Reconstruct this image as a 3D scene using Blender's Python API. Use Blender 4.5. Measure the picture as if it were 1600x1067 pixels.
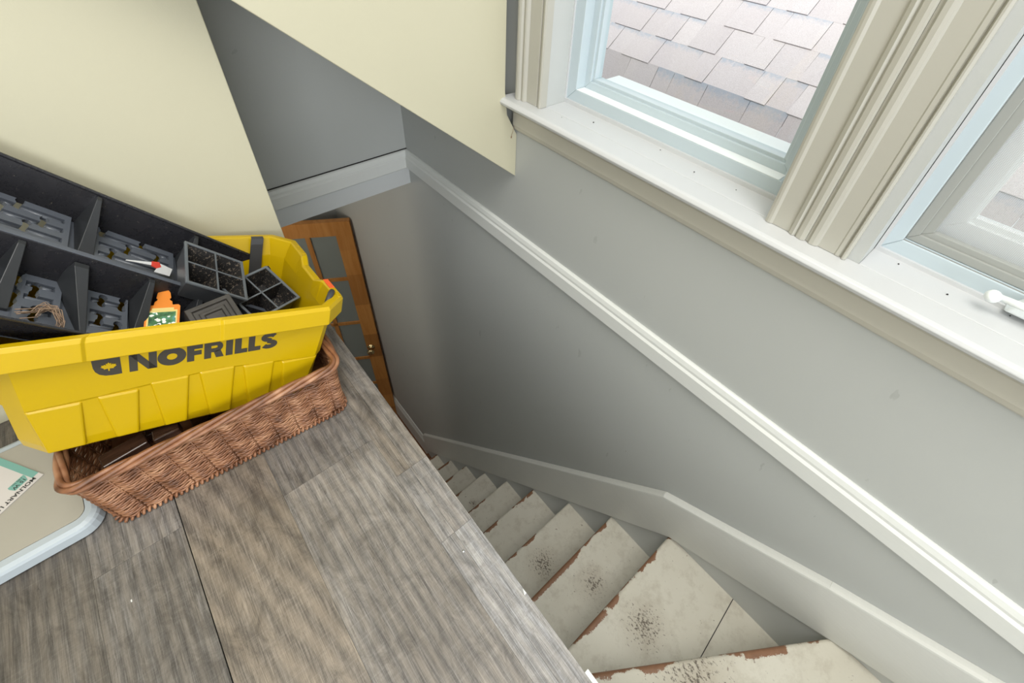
import bpy, bmesh, math, random
from mathutils import Vector, Matrix
random.seed(7)
PI = math.pi
COL = bpy.context.scene.collection
for o in list(bpy.data.objects): bpy.data.objects.remove(o, do_unlink=True)
sc = bpy.context.scene
sc.view_settings.view_transform = 'Standard'
sc.view_settings.look = 'None'
sc.view_settings.gamma = 1
sc.view_settings.exposure = 0.13
sc.view_settings.use_curve_mapping = False
# ------------------------------------------------------------ camera (a wide lens, 0.84 m above the upper floor)
cam = bpy.data.cameras.new('camera')
cam.sensor_fit = 'HORIZONTAL'; cam.sensor_width = 36.0
cam.lens = 36.0 * 729.543 / 1600.0
cam.shift_x = (800 - 827.405) / 1600.0
cam.shift_y = (429.268 - 533.5) / 1600.0
cam.clip_start = 0.02
camo = bpy.data.objects.new('camera', cam); COL.objects.link(camo)
Nd = Vector((0.75147963, -0.40993351, 0.51694572)); Hd = Vector((-0.65750746, -0.52997217, 0.53554967)); Vd = Vector((-0.05442709, 0.74235034, 0.66779763))
camo.matrix_world = Matrix(((Nd[0], -Nd[1], -Nd[2], -0.75), (Hd[0], -Hd[1], -Hd[2], 0.0), (-Vd[0], Vd[1], Vd[2], 0.84), (0, 0, 0, 1)))
sc.camera = camo
# ------------------------------------------------------------ overcast daylight
w = bpy.data.worlds.new('overcast_sky'); sc.world = w; w.use_nodes = True
nt = w.node_tree; nt.nodes.clear()
bg = nt.nodes.new('ShaderNodeBackground'); out = nt.nodes.new('ShaderNodeOutputWorld')
bg.inputs[0].default_value = (0.93, 0.965, 1.0, 1); bg.inputs[1].default_value = 1.05
nt.links.new(bg.outputs[0], out.inputs[0])
def lamp(name, kind, loc, energy, color=(1, 1, 1), size=0.3, rot=(0, 0, 0), size_y=None):
    l = bpy.data.lights.new(name, kind); l.energy = energy; l.color = color
    if kind == 'AREA':
        l.shape = 'RECTANGLE'; l.size = size; l.size_y = size_y or size
    elif kind == 'SUN': l.angle = size
    else: l.shadow_soft_size = size
    o = bpy.data.objects.new(name, l); o.location = loc; o.rotation_euler = rot; COL.objects.link(o); return o
# overhead, rear and hall fill lights added out of view, soft hazy sun on the roof outside
lamp('overhead_fill', 'AREA', (-0.9, -0.3, 2.25), 42, (1.0, 0.975, 0.93), 1.3, (0, 0, 0))  # unseen fill, added to brighten the stairs from above
rf = lamp('rear_fill', 'AREA', (-2.1, -3.3, 1.35), 84, (0.95, 0.975, 1.0), 1.7)  # unseen fill behind the camera, added to brighten the upright walls
rf.rotation_euler = Vector((-1.6, -3.9, 1.2)).to_track_quat('Z', 'Y').to_euler()
lamp('hall_fill', 'POINT', (-1.1, 2.0, -0.5), 10, (1.0, 0.90, 0.76), 0.12)  # unseen fill, added to brighten the lower hall and door
sun = lamp('hazy_sun', 'SUN', (3, 0, 4), 4.9, (1.0, 0.975, 0.96), 0.7)
sun.rotation_euler = Vector((-0.55, 0.05, 1.0)).to_track_quat('Z', 'Y').to_euler()

# ------------------------------------------------------------ materials
def nmat(name, col=(.8, .8, .8), rough=.5, metal=0, spec=.5):
    m = bpy.data.materials.new(name); m.use_nodes = True
    b = m.node_tree.nodes['Principled BSDF']
    b.inputs['Base Color'].default_value = (*col, 1); b.inputs['Roughness'].default_value = rough
    b.inputs['Metallic'].default_value = metal; b.inputs['Specular IOR Level'].default_value = spec
    return m, m.node_tree, b
def N(nt, t, **kw):
    n = nt.nodes.new(t)
    for k, v in kw.items():
        if k.startswith('i_'): n.inputs[k[2:].replace('_', ' ')].default_value = v
        else: setattr(n, k, v)
    return n
def L(nt, a, b): nt.links.new(a, b)
def coords(nt, scale=(1, 1, 1), loc=(0, 0, 0), kind='Object', rot=(0, 0, 0)):
    tc = N(nt, 'ShaderNodeTexCoord'); mp = N(nt, 'ShaderNodeMapping')
    mp.inputs['Scale'].default_value = scale; mp.inputs['Location'].default_value = loc; mp.inputs['Rotation'].default_value = rot
    L(nt, tc.outputs[kind], mp.inputs[0]); return mp.outputs[0]
def noise(nt, vec, scale, detail=3, rough=.55, out='Fac', dist=0):
    n = N(nt, 'ShaderNodeTexNoise'); n.inputs['Scale'].default_value = scale; n.inputs['Detail'].default_value = detail
    n.inputs['Roughness'].default_value = rough; n.inputs['Distortion'].default_value = dist
    L(nt, vec, n.inputs['Vector']); return n.outputs[out]
def ramp(nt, fac, stops, interp='LINEAR'):
    r = N(nt, 'ShaderNodeValToRGB'); r.color_ramp.interpolation = interp
    e = r.color_ramp.elements
    while len(e) < len(stops): e.new(0.5)
    for i, (p, c) in enumerate(stops):
        e[i].position = p; e[i].color = (*c, 1) if len(c) == 3 else c
    L(nt, fac, r.inputs[0]); return r.outputs[0]
def mix(nt, fac, a, b, mode='MIX'):
    m = N(nt, 'ShaderNodeMix', data_type='RGBA', blend_type=mode)
    for v, i in ((fac, 0), (a, 6), (b, 7)):
        if isinstance(v, (int, float)): m.inputs[i].default_value = v
        elif isinstance(v, tuple): m.inputs[i].default_value = (*v, 1) if len(v) == 3 else v
        else: L(nt, v, m.inputs[i])
    return m.outputs[2]
def math_(nt, op, a, b=None, c=None, clamp=False):
    m = N(nt, 'ShaderNodeMath', operation=op); m.use_clamp = clamp
    for v, i in ((a, 0), (b, 1), (c, 2)):
        if v is None: continue
        if isinstance(v, (int, float)): m.inputs[i].default_value = v
        else: L(nt, v, m.inputs[i])
    return m.outputs[0]
def bump(nt, b, h, strength=.3, dist=.002):
    bn = N(nt, 'ShaderNodeBump'); bn.inputs['Strength'].default_value = strength; bn.inputs['Distance'].default_value = dist
    L(nt, h, bn.inputs['Height']); L(nt, bn.outputs[0], b.inputs['Normal'])
def attr(nt, name, out='Fac'):
    a = N(nt, 'ShaderNodeAttribute'); a.attribute_name = name; return a.outputs[out]

def paint(name, col, rough=.55, var=.06, bs=.15, scuffs=0.0, streak=0.0):
    m, nt, b = nmat(name, col, rough)
    v = coords(nt)
    n1 = noise(nt, v, 2.3, 4, .6)
    c = mix(nt, 1.0, tuple(x * (1 - var) for x in col), tuple(min(1, x * (1 + var)) for x in col))
    c = mix(nt, n1, tuple(x * (1 - var) for x in col), tuple(min(1, x * (1 + var)) for x in col))
    if scuffs > 0:
        vs = coords(nt, (1, 3.2, 1.1), rot=(.6, 0, 0))
        n2 = noise(nt, vs, 9, 3, .5)
        n3 = noise(nt, coords(nt), 60, 2)
        f = math_(nt, 'MULTIPLY', math_(nt, 'GREATER_THAN', n2, .715), n3, clamp=True)
        c = mix(nt, math_(nt, 'MULTIPLY', f, scuffs), c, (.16, .15, .14))
    if streak > 0:
        n4 = noise(nt, coords(nt, (1, .35, 3)), 70, 4, .7)
        c = mix(nt, math_(nt, 'MULTIPLY', n4, streak), c, tuple(x * .72 for x in col))
    L(nt, c, b.inputs['Base Color'])
    bump(nt, b, noise(nt, v, 260, 2), bs, .0006)
    return m

M = {}
M['gray_wall'] = paint('gray_wall_paint', (.455, .47, .455), .5, .035, .12, .35)
M['cream_wall'] = paint('cream_wall_paint', (.51, .485, .355), .55, .03, .18)
M['white_trim'] = paint('white_trim_paint', (.71, .725, .70), .38, .035, .1, 0, .25)
M['window_trim'] = paint('window_casing_paint', (.53, .51, .44), .35, .03, .08)
M['casing'] = paint('shaded_casing_paint', (.415, .405, .355), .35, .03, .08)  # window trim darkened, shade on the casings put into the colour
M['stool_paint'] = paint('window_stool_paint', (.53, .54, .545), .34, .03, .08)
M['skirt_paint'] = paint('stair_skirt_paint', (.72, .73, .70), .36, .03, .1, 0, .35)
M['header'] = paint('header_paint', (.60, .62, .62), .5, .03, .1)
M['ceiling'] = paint('ceiling_paint', (.80, .79, .74), .7, .02, .1)
M['vinyl'] = nmat('window_vinyl', (.47, .545, .58), .3)[0]
M['vinyl_white'] = nmat('white_vinyl', (.80, .84, .84), .3)[0]
M['dark'] = nmat('dark_gap', (.03, .028, .025), .9)[0]

def glass():
    m = bpy.data.materials.new('window_glass'); m.use_nodes = True; nt = m.node_tree; nt.nodes.clear()
    o = N(nt, 'ShaderNodeOutputMaterial'); t = N(nt, 'ShaderNodeBsdfTransparent'); g = N(nt, 'ShaderNodeBsdfGlossy')
    g.inputs['Roughness'].default_value = .02; t.inputs[0].default_value = (.97, .99, .985, 1)
    lwt = N(nt, 'ShaderNodeLayerWeight'); lwt.inputs[0].default_value = .5
    f = math_(nt, 'ADD', math_(nt, 'MULTIPLY', math_(nt, 'POWER', lwt.outputs['Facing'], 4.0), .5), .03)
    s = N(nt, 'ShaderNodeMixShader'); L(nt, f, s.inputs[0]); L(nt, t.outputs[0], s.inputs[1]); L(nt, g.outputs[0], s.inputs[2])
    L(nt, s.outputs[0], o.inputs[0]); return m
M['glass'] = glass()

def screen_mesh():
    m, nt, b = nmat('insect_screen', (.55, .56, .56), .6)
    tc = N(nt, 'ShaderNodeTexCoord'); sp = N(nt, 'ShaderNodeSeparateXYZ'); L(nt, tc.outputs['Object'], sp.inputs[0])
    def wire(o):
        f = math_(nt, 'FRACT', math_(nt, 'MULTIPLY', o, 520.0)); return math_(nt, 'LESS_THAN', f, .22)
    fac = math_(nt, 'MAXIMUM', wire(sp.outputs[1]), wire(sp.outputs[2]))
    t = N(nt, 'ShaderNodeBsdfTransparent'); s = N(nt, 'ShaderNodeMixShader')
    L(nt, fac, s.inputs[0]); L(nt, t.outputs[0], s.inputs[1]); L(nt, b.outputs[0], s.inputs[2])
    L(nt, s.outputs[0], nt.nodes['Material Output'].inputs[0]); return m
M['screen'] = screen_mesh()

def floor_mat():
    m, nt, b = nmat('weathered_vinyl_planks', (.3, .27, .24), .5)
    tone = attr(nt, 'tone', 'Fac'); hue = attr(nt, 'hue', 'Fac')
    tc = N(nt, 'ShaderNodeTexCoord')
    off = N(nt, 'ShaderNodeCombineXYZ'); L(nt, math_(nt, 'MULTIPLY', hue, 37.0), off.inputs[0]); L(nt, math_(nt, 'MULTIPLY', tone, 53.0), off.inputs[1])
    add = N(nt, 'ShaderNodeVectorMath', operation='ADD'); L(nt, tc.outputs['Object'], add.inputs[0]); L(nt, off.outputs[0], add.inputs[1])
    def mp(s, r=0):
        q = N(nt, 'ShaderNodeMapping'); q.inputs['Scale'].default_value = s; q.inputs['Rotation'].default_value = (0, 0, r); L(nt, add.outputs[0], q.inputs[0]); return q.outputs[0]
    g1 = noise(nt, mp((560, 20, 1)), 1, 5, .7, dist=.6)          # fine grain along y
    g2 = noise(nt, mp((75, 4.5, 1)), 1, 6, .72, dist=1.2)       # broad grain
    g3 = noise(nt, mp((16, 420, 1), .04), 1, 3, .6, dist=.8)                  # cross saw marks
    big = noise(nt, mp((7, 3, 1)), 1, 3, .6)
    # cathedral figure
    wv = N(nt, 'ShaderNodeTexWave'); wv.wave_type = 'RINGS'; wv.rings_direction = 'SPHERICAL'
    wv.inputs['Scale'].default_value = 4.5; wv.inputs['Distortion'].default_value = 2.6; wv.inputs['Detail'].default_value = 3; wv.inputs['Detail Scale'].default_value = 1.2
    L(nt, mp((4.2, .75, 1)), wv.inputs['Vector'])
    c = ramp(nt, g1, [(.30, (.03, .027, .026)), (.44, (.105, .097, .091)), (.55, (.21, .20, .19)), (.72, (.42, .41, .40))])
    c2 = ramp(nt, g2, [(.25, (.075, .067, .062)), (.5, (.175, .166, .157)), (.75, (.33, .32, .31))])
    c = mix(nt, .38, c, c2)
    c = mix(nt, math_(nt, 'MULTIPLY', wv.outputs['Fac'], .42), c, (.36, .325, .28))
    c = mix(nt, math_(nt, 'MULTIPLY', math_(nt, 'SUBTRACT', g3, .48, clamp=True), .7, clamp=True), c, (.42, .42, .42))
    c = mix(nt, math_(nt, 'MULTIPLY', ramp(nt, g3, [(.18, (1, 1, 1)), (.34, (0, 0, 0))]), .35), c, (.08, .07, .065))
    # deep cracks
    cr = noise(nt, mp((110, 3.2, 1)), 1, 5, .6, dist=1.0)
    crk = ramp(nt, math_(nt, 'ABSOLUTE', math_(nt, 'SUBTRACT', cr, .5)), [(.0, (1, 1, 1)), (.010, (0, 0, 0))])
    c = mix(nt, math_(nt, 'MULTIPLY', crk, .6), c, (.05, .045, .04))
    warm = mix(nt, ramp(nt, big, [(.3, (0, 0, 0)), (.7, (1, 1, 1))]), (.74, .70, .66), (1.20, 1.18, 1.16))
    c = mix(nt, 1.0, c, warm, 'MULTIPLY')
    blot = ramp(nt, noise(nt, mp((26, 15, 1)), 1, 6, .75, dist=1.0), [(.36, (.62, .61, .60)), (.52, (1, 1, 1)), (.68, (1.22, 1.21, 1.19))])
    c = mix(nt, .85, c, blot, 'MULTIPLY')
    tint = ramp(nt, hue, [(0, (1.06, .98, .87)), (.5, (1.0, .985, .955)), (1, (.93, .99, 1.08))])
    c = mix(nt, 1.0, c, tint, 'MULTIPLY')
    tn = math_(nt, 'ADD', math_(nt, 'MULTIPLY', tone, 1.0), .30)
    tnc = N(nt, 'ShaderNodeCombineColor')
    for i in range(3): L(nt, tn, tnc.inputs[i])
    c = mix(nt, 1.0, c, tnc.outputs[0], 'MULTIPLY')
    L(nt, c, b.inputs['Base Color'])
    L(nt, math_(nt, 'ADD', math_(nt, 'MULTIPLY', g1, .25), .33), b.inputs['Roughness'])
    bump(nt, b, g1, .35, .0006)
    return m
M['floor'] = floor_mat()

def tread_mat():
    m, nt, b = nmat('worn_painted_tread', (.6, .57, .48), .42)
    nd = attr(nt, 'nd'); bl = attr(nt, 'bl', 'Vector')
    v = coords(nt)
    base = mix(nt, noise(nt, v, 4.5, 5, .6), (.56, .53, .44), (.72, .70, .625))
    base = mix(nt, math_(nt, 'MULTIPLY', ramp(nt, noise(nt, v, 22, 5, .7), [(.5, (0, 0, 0)), (.75, (1, 1, 1))]), .45), base, (.34, .29, .22))
    # dirty scuffed middle
    ln = N(nt, 'ShaderNodeVectorMath', operation='LENGTH'); L(nt, bl, ln.inputs[0])
    d = math_(nt, 'SUBTRACT', 1.0, ln.outputs['Value'], clamp=True)
    spk = noise(nt, coords(nt, (1, .55, 1), rot=(0, 0, .5)), 190, 4, .75)
    th = math_(nt, 'SUBTRACT', .66, math_(nt, 'MULTIPLY', d, .20))
    f = math_(nt, 'MULTIPLY', math_(nt, 'SUBTRACT', spk, th, clamp=True), 16, clamp=True)
    base = mix(nt, math_(nt, 'MULTIPLY', d, .45), base, (.33, .27, .20))
    base = mix(nt, math_(nt, 'MULTIPLY', f, .85), base, (.07, .05, .035))
    # pits
    pits = math_(nt, 'GREATER_THAN', noise(nt, v, 55, 2, .5), .735)
    base = mix(nt, math_(nt, 'MULTIPLY', pits, .6), base, (.16, .11, .08))
    # bare wood along the nosing
    wn = noise(nt, v, 9, 3, .6); wf = noise(nt, v, 170, 5, .85)
    width = math_(nt, 'ADD', math_(nt, 'MULTIPLY', math_(nt, 'SUBTRACT', wn, .455), .13), math_(nt, 'MULTIPLY', math_(nt, 'SUBTRACT', wf, .5), .022))
    sep = N(nt, 'ShaderNodeSeparateXYZ'); L(nt, v, sep.inputs[0])
    xf = math_(nt, 'MULTIPLY', math_(nt, 'ADD', sep.outputs[0], .13), -.05)
    width = math_(nt, 'ADD', width, math_(nt, 'MINIMUM', xf, .006))
    width = math_(nt, 'MINIMUM', width, math_(nt, 'ADD', .016, math_(nt, 'MULTIPLY', math_(nt, 'SUBTRACT', wf, .5), .020)))
    chip = math_(nt, 'LESS_THAN', nd, width)
    brown = mix(nt, noise(nt, v, 60, 4), (.17, .082, .045), (.30, .155, .085))
    c = mix(nt, chip, base, brown)
    L(nt, c, b.inputs['Base Color'])
    bump(nt, b, noise(nt, v, 90, 4, .6), .25, .001)
    return m
M['tread'] = tread_mat()
M['riser'] = paint('riser_paint', (.60, .59, .53), .45, .05, .2, .5)

def wicker_mat():
    m, nt, b = nmat('wicker', (.3, .13, .06), .42)
    v = coords(nt); n = noise(nt, v, 30, 2, .5); n2 = noise(nt, v, 10, 2)
    c = ramp(nt, n, [(.3, (.11, .045, .020)), (.5, (.25, .110, .052)), (.72, (.45, .245, .135))])
    c = mix(nt, 1.0, c, mix(nt, n2, (.75, .72, .70), (1.15, 1.12, 1.1)), 'MULTIPLY')
    L(nt, c, b.inputs['Base Color']); return m
M['wicker'] = wicker_mat()
def plastic(name, col, rough=.35, var=.04, bs=.05, sss=0):
    m, nt, b = nmat(name, col, rough)
    n = noise(nt, coords(nt), 18, 3); c = mix(nt, n, tuple(x * (1 - var) for x in col), tuple(min(1, x * (1 + var)) for x in col))
    L(nt, c, b.inputs['Base Color']); bump(nt, b, noise(nt, coords(nt), 350, 2), bs, .0004); return m
M['yellow'] = plastic('yellow_plastic', (.52, .345, .0005), .33)
M['print'] = plastic('dark_print', (.045, .040, .030), .5)
M['strap'] = plastic('dark_gray_handle_plastic', (.045, .046, .05), .4)
M['orange_label'] = plastic('orange_label', (.85, .13, .03), .5)
def tray_mat():
    m, nt, b = nmat('black_plastic', (.018, .018, .020), .28)
    v = coords(nt)
    dust = ramp(nt, noise(nt, v, 38, 6, .75), [(.45, (0, 0, 0)), (.75, (1, 1, 1))])
    spk = math_(nt, 'GREATER_THAN', noise(nt, v, 320, 2, .5), .74)
    c = mix(nt, math_(nt, 'MULTIPLY', dust, .025), (.016, .016, .019), (.22, .20, .18))
    c = mix(nt, math_(nt, 'MULTIPLY', spk, .5), c, (.30, .26, .21))
    L(nt, c, b.inputs['Base Color'])
    L(nt, math_(nt, 'ADD', math_(nt, 'MULTIPLY', dust, .05), .27), b.inputs['Roughness']); bump(nt, b, noise(nt, v, 400, 2), .1, .0004); return m
M['tray'] = tray_mat()
M['tray_floor'] = plastic('black_plastic_sheen', (.10, .112, .135), .34, .2, .1)  # black plastic lightened, bluish reflected light put into the colour
M['tray_mid'] = plastic('dark_gray_plastic', (.024, .026, .029), .36, .2, .1)
def soil_mat():
    m, nt, b = nmat('pot_plastic_with_soil', (.02, .02, .02), .6)
    v = coords(nt)
    spk = math_(nt, 'GREATER_THAN', noise(nt, v, 260, 3, .7), .60)
    c = mix(nt, spk, (.014, .013, .013), (.20, .16, .12)); spk2 = math_(nt, 'GREATER_THAN', noise(nt, v, 420, 2, .5), .73)
    c = mix(nt, spk2, c, (.55, .5, .44)); L(nt, c, b.inputs['Base Color']); return m
M['soil'] = soil_mat()
M['pot'] = plastic('gray_pot_plastic', (.060, .064, .070), .34, .25, .1)
M['pot_edge'] = plastic('pot_rim_plastic', (.13, .145, .16), .34, .2, .1)
M['old_pot'] = plastic('weathered_pot_plastic', (.055, .050, .045), .6, .45, .3)
M['lid'] = plastic('off_white_board', (.36, .34, .285), .42, .03, .1)
M['lid_rim'] = plastic('pale_gray_rim', (.41, .46, .49), .4, .03, .1)
M['card'] = plastic('white_card', (.58, .55, .52), .5, .02, 0)
M['teal'] = plastic('teal_print', (.17, .37, .32), .5, .02, 0)
M['ink'] = plastic('black_ink', (.03, .03, .03), .5, .02, 0)
M['orange_tag'] = plastic('orange_tag_plastic', (.80, .25, .03), .4, .15, .05)
M['red'] = plastic('red_plastic', (.75, .06, .04), .4); M['white_tag'] = plastic('white_tag_plastic', (.75, .76, .78), .4)
M['label_yellow'] = plastic('yellow_label_paper', (.78, .62, .22), .5, .12)
def flower_mat():
    m, nt, b = nmat('flower_print', (.1, .2, .1), .45); v = coords(nt)
    vo = N(nt, 'ShaderNodeTexVoronoi'); vo.inputs['Scale'].default_value = 130; L(nt, v, vo.inputs['Vector'])
    fl = math_(nt, 'LESS_THAN', vo.outputs['Distance'], .40); n = noise(nt, v, 90, 3)
    g = ramp(nt, n, [(.35, (.02, .07, .04)), (.55, (.08, .22, .08)), (.7, (.10, .30, .28))])
    keep = math_(nt, 'GREATER_THAN', noise(nt, v, 45, 2), .48)
    c = mix(nt, math_(nt, 'MULTIPLY', fl, keep), g, (.80, .84, .80)); L(nt, c, b.inputs['Base Color']); return m
M['flowers'] = flower_mat()
def wood(name, c1, c2, scale=(6, 6, 60), rough=.35, tones=False, rotx=0):
    m, nt, b = nmat(name, c1, rough); v = coords(nt, scale)
    n = noise(nt, v, 1.0, 5, .6, dist=.6)
    c = ramp(nt, n, [(.3, c1), (.7, c2)])
    if tones:
        c = mix(nt, 1.0, c, mix(nt, attr(nt, 'tone'), (.62, .55, .5), (1.2, 1.2, 1.15)), 'MULTIPLY')
    L(nt, c, b.inputs['Base Color']); bump(nt, b, n, .1, .001); return m
M['door_wood'] = wood('clear_pine', (.46, .19, .045), (.60, .29, .09), (30, 30, 3), .35, True)
M['hall_floor'] = wood('brown_strip_floor', (.13, .055, .025), (.24, .11, .05), (4, 30, 1), .35)
M['block'] = wood('dark_brown_wood', (.016, .008, .005), (.075, .036, .022), (10, 60, 60), .22)
M['door_pane'] = nmat('frosted_pane', (.24, .27, .255), .22)[0]
M['brass'] = nmat('brass', (.62, .48, .25), .22, 1.0)[0]
M['steel'] = nmat('steel', (.55, .56, .58), .3, 1.0)[0]
M['root'] = plastic('dried_root', (.32, .22, .15), .8, .3)
def shingle_mat():
    m, nt, b = nmat('asphalt_shingles', (.5, .45, .45), .9); v = coords(nt)
    gr = noise(nt, v, 420, 3, .8); pt = noise(nt, v, 9, 3)
    c = ramp(nt, gr, [(.30, (.40, .355, .355)), (.5, (.60, .55, .555)), (.7, (.72, .68, .69))])
    c = mix(nt, math_(nt, 'MULTIPLY', pt, .25), c, (.52, .44, .41))
    c = mix(nt, attr(nt, 'tone'), mix(nt, 1.0, c, (.88, .87, .88), 'MULTIPLY'), c)
    up = attr(nt, 'head')          # dusty blue-gray granule band printed at the head of some tabs
    f = math_(nt, 'MULTIPLY', ramp(nt, math_(nt, 'ADD', up, math_(nt, 'MULTIPLY', math_(nt, 'SUBTRACT', noise(nt, v, 60, 3), .5), .5)), [(.74, (0, 0, 0)), (.95, (1, 1, 1))]), .7)
    c = mix(nt, f, c, (.33, .38, .46)); L(nt, c, b.inputs['Base Color']); bump(nt, b, gr, .5, .002); return m
M['shingle'] = shingle_mat()
M['roof_deck'] = plastic('roof_underlay', (.10, .09, .09), .9)

# ------------------------------------------------------------ mesh helper
class MB:
    def __init__(s): s.v = []; s.f = []; s.sm = []; s.at = {}
    def add(s, vs, fs, smooth=False):
        b = len(s.v); s.v += [tuple(v) for v in vs]; s.f += [tuple(b + i for i in f) for f in fs]; s.sm += [smooth] * len(fs); return b
    def box(s, x0, x1, y0, y1, z0, z1, M_=None):
        vs = [Vector((x, y, z)) for z in (z0, z1) for y in (y0, y1) for x in (x0, x1)]
        if M_: vs = [M_ @ v for v in vs]
        return s.add(vs, [(0, 2, 3, 1), (4, 5, 7, 6), (0, 1, 5, 4), (2, 6, 7, 3), (0, 4, 6, 2), (1, 3, 7, 5)])
    def prism(s, poly, d, smooth=False):   # poly: list of 3D points, extruded by vector d
        n = len(poly); d = Vector(d); vs = [Vector(p) for p in poly] + [Vector(p) + d for p in poly]
        fs = [tuple(range(n))[::-1], tuple(range(n, 2 * n))] + [(i, (i + 1) % n, n + (i + 1) % n, n + i) for i in range(n)]
        return s.add(vs, fs, smooth)
    def loft(s, loops, closed=True, cap0=False, cap1=False, smooth=False):
        n = len(loops[0]); vs = [p for l in loops for p in l]; fs = []
        for i in range(len(loops) - 1):
            for j in range(n if closed else n - 1):
                a = i * n + j; b = i * n + (j + 1) % n; fs.append((a, b, b + n, a + n))
        if cap0: fs.append(tuple(range(n))[::-1])
        if cap1: fs.append(tuple(range((len(loops) - 1) * n, len(loops) * n)))
        return s.add(vs, fs, smooth)
    def tube(s, pts, r, k=6, closed=False, cap=True, smooth=True):
        pts = [Vector(p) for p in pts]; n = len(pts); loops = []; up = None
        for i, p in enumerate(pts):
            a = pts[(i - 1) % n] if (closed or i > 0) else p; b = pts[(i + 1) % n] if (closed or i < n - 1) else p
            t = (b - a).normalized() if (b - a).length > 1e-9 else Vector((0, 0, 1))
            if up is None: up = t.orthogonal().normalized()
            up = (up - t * up.dot(t)); up = up.normalized() if up.length > 1e-6 else t.orthogonal().normalized()
            sd = t.cross(up); rr = r[i] if isinstance(r, (list, tuple)) else r
            loops.append([p + (up * math.cos(2 * PI * j / k) + sd * math.sin(2 * PI * j / k)) * rr for j in range(k)])
        if closed: loops.append(loops[0])
        s.loft(loops, True, cap and not closed, cap and not closed, smooth)
    def lathe(s, prof, center, axis, k=20):
        axis = Vector(axis).normalized(); u = axis.orthogonal().normalized(); w_ = axis.cross(u); c = Vector(center)
        s.loft([[c + axis * h + (u * math.cos(2 * PI * j / k) + w_ * math.sin(2 * PI * j / k)) * max(r, 1e-5) for j in range(k)] for r, h in prof], True, True, True, True)
    def build(s, name, mat, parent=None, mw=None, bevel=0, seg=2, fix=True):
        me = bpy.data.meshes.new(name); me.from_pydata(s.v, [], s.f)
        for p, q in zip(me.polygons, s.sm): p.use_smooth = q
        for k, (dom, typ, vals) in s.at.items():
            a = me.attributes.new(k, typ, dom)
            if typ == 'FLOAT': a.data.foreach_set('value', vals)
            else: a.data.foreach_set('vector', [c for v in vals for c in v])
        if fix:
            bm = bmesh.new(); bm.from_mesh(me); bmesh.ops.recalc_face_normals(bm, faces=bm.faces); bm.to_mesh(me); bm.free()
        me.materials.append(M[mat] if isinstance(mat, str) else mat)
        o = bpy.data.objects.new(name, me); COL.objects.link(o)
        if parent: o.parent = parent
        if mw is not None: o.matrix_world = mw
        if bevel:
            b = o.modifiers.new('bevel', 'BEVEL'); b.width = bevel; b.segments = seg; b.limit_method = 'ANGLE'; b.angle_limit = .6
        return o
def tag(o, label=None, cat=None, group=None, kind=None):
    if label: o['label'] = label
    if cat: o['category'] = cat
    if group: o['group'] = group
    if kind: o['kind'] = kind
    return o
def empty(name, mw=None):
    o = bpy.data.objects.new(name, None); COL.objects.link(o); o.empty_display_size = .05
    if mw is not None: o.matrix_world = mw
    return o
def st(o): o['kind'] = 'structure'; return o
def frame(o, R):
    R = Matrix(R); x = R.col[0].normalized(); y = R.col[1]; y = (y - x * x.dot(y)).normalized(); z = x.cross(y)
    return Matrix(((x[0], y[0], z[0], o[0]), (x[1], y[1], z[1], o[1]), (x[2], y[2], z[2], o[2]), (0, 0, 0, 1)))

# ============================================================ SETTING
EX = -0.583          # edge of the upper floor over the stairwell
LZ = -2.80           # lower floor
# upper floor: planks as strips with a tone of their own
fl = MB(); tones = []; hues = []
def strip(x0, x1, y0, y1, t, h):
    z0 = -.012
    fl.box(x0, x1, y0, y1, z0, 0); tones.extend([t] * 6); hues.extend([h] * 6)
G = .0003
rows = [  # x0, x1, [(y0,y1,tone,hue)...]
    (-.6181, EX, [(.27, .4125, .92, .85), (.4125, 1.6, .66, .55), (-.55, .27, .95, 1.0), (-1.4, -.55, .5, .6)]),
    (-.6445, -.6181, [(.27, .4125, .80, .85), (.4125, 1.6, .62, .35), (-.55, .27, .93, .95), (-1.4, -.55, .5, .6)]),
    (-.809, -.6445, [(.505, 1.6, .42, .6), (-.25, .505, .60, .62), (-1.4, -.25, .55, .7)]),
    (-.948, -.809, [(.62, 1.6, .5, .3), (-.30, .62, .56, .12), (-1.4, -.30, .4, .5)]),
    (-1.0665, -.948, [(.56, 1.6, .45, .6), (-.1, .56, .40, .62), (-1.4, -.1, .5, .3)]),
    (-1.20, -1.0665, [(.34, 1.6, .26, .42), (-.5, .34, .35, .3), (-1.4, -.5, .3, .5)]),
    (-1.335, -1.20, [(.7, 1.6, .3, .3), (-.2, .7, .30, .5), (-1.4, -.2, .4, .5)]),
    (-1.55, -1.335, [(.2, 1.6, .32, .3), (-1.4, .2, .5, .5)]), (-1.8, -1.55, [(-1.4, 1.6, .4, .5)]),
    (-2.1, -1.8, [(-1.4, 1.6, .5, .4)]), (-2.5, -2.1, [(-1.4, 1.6, .45, .6)]), (-3.0, -2.5, [(-1.4, 1.6, .5, .5)])]
for x0, x1, segs in rows:
    for y0, y1, t, h in segs:
        g = .0008 if abs(x1 + .948) < .002 else G
        strip(x0 + (.0 if abs(x0 + .948) > .002 else .0008), x1 - g, max(y0, -1.4) + .0002, min(y1, 1.6) - .0002, t, h)
fl.at['tone'] = ('FACE', 'FLOAT', tones); fl.at['hue'] = ('FACE', 'FLOAT', hues)
st(fl.build('floor', 'floor', fix=False))
sb = MB(); sb.box(-3.0, EX - .004, -1.4, 1.49, -.147, -.0125)
st(sb.build('trim_1', 'header'))
lf = MB(); lf.box(-3.0, .0, -1.2, 2.6, LZ - .05, LZ); st(lf.build('floor_lower', 'hall_floor'))

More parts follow.
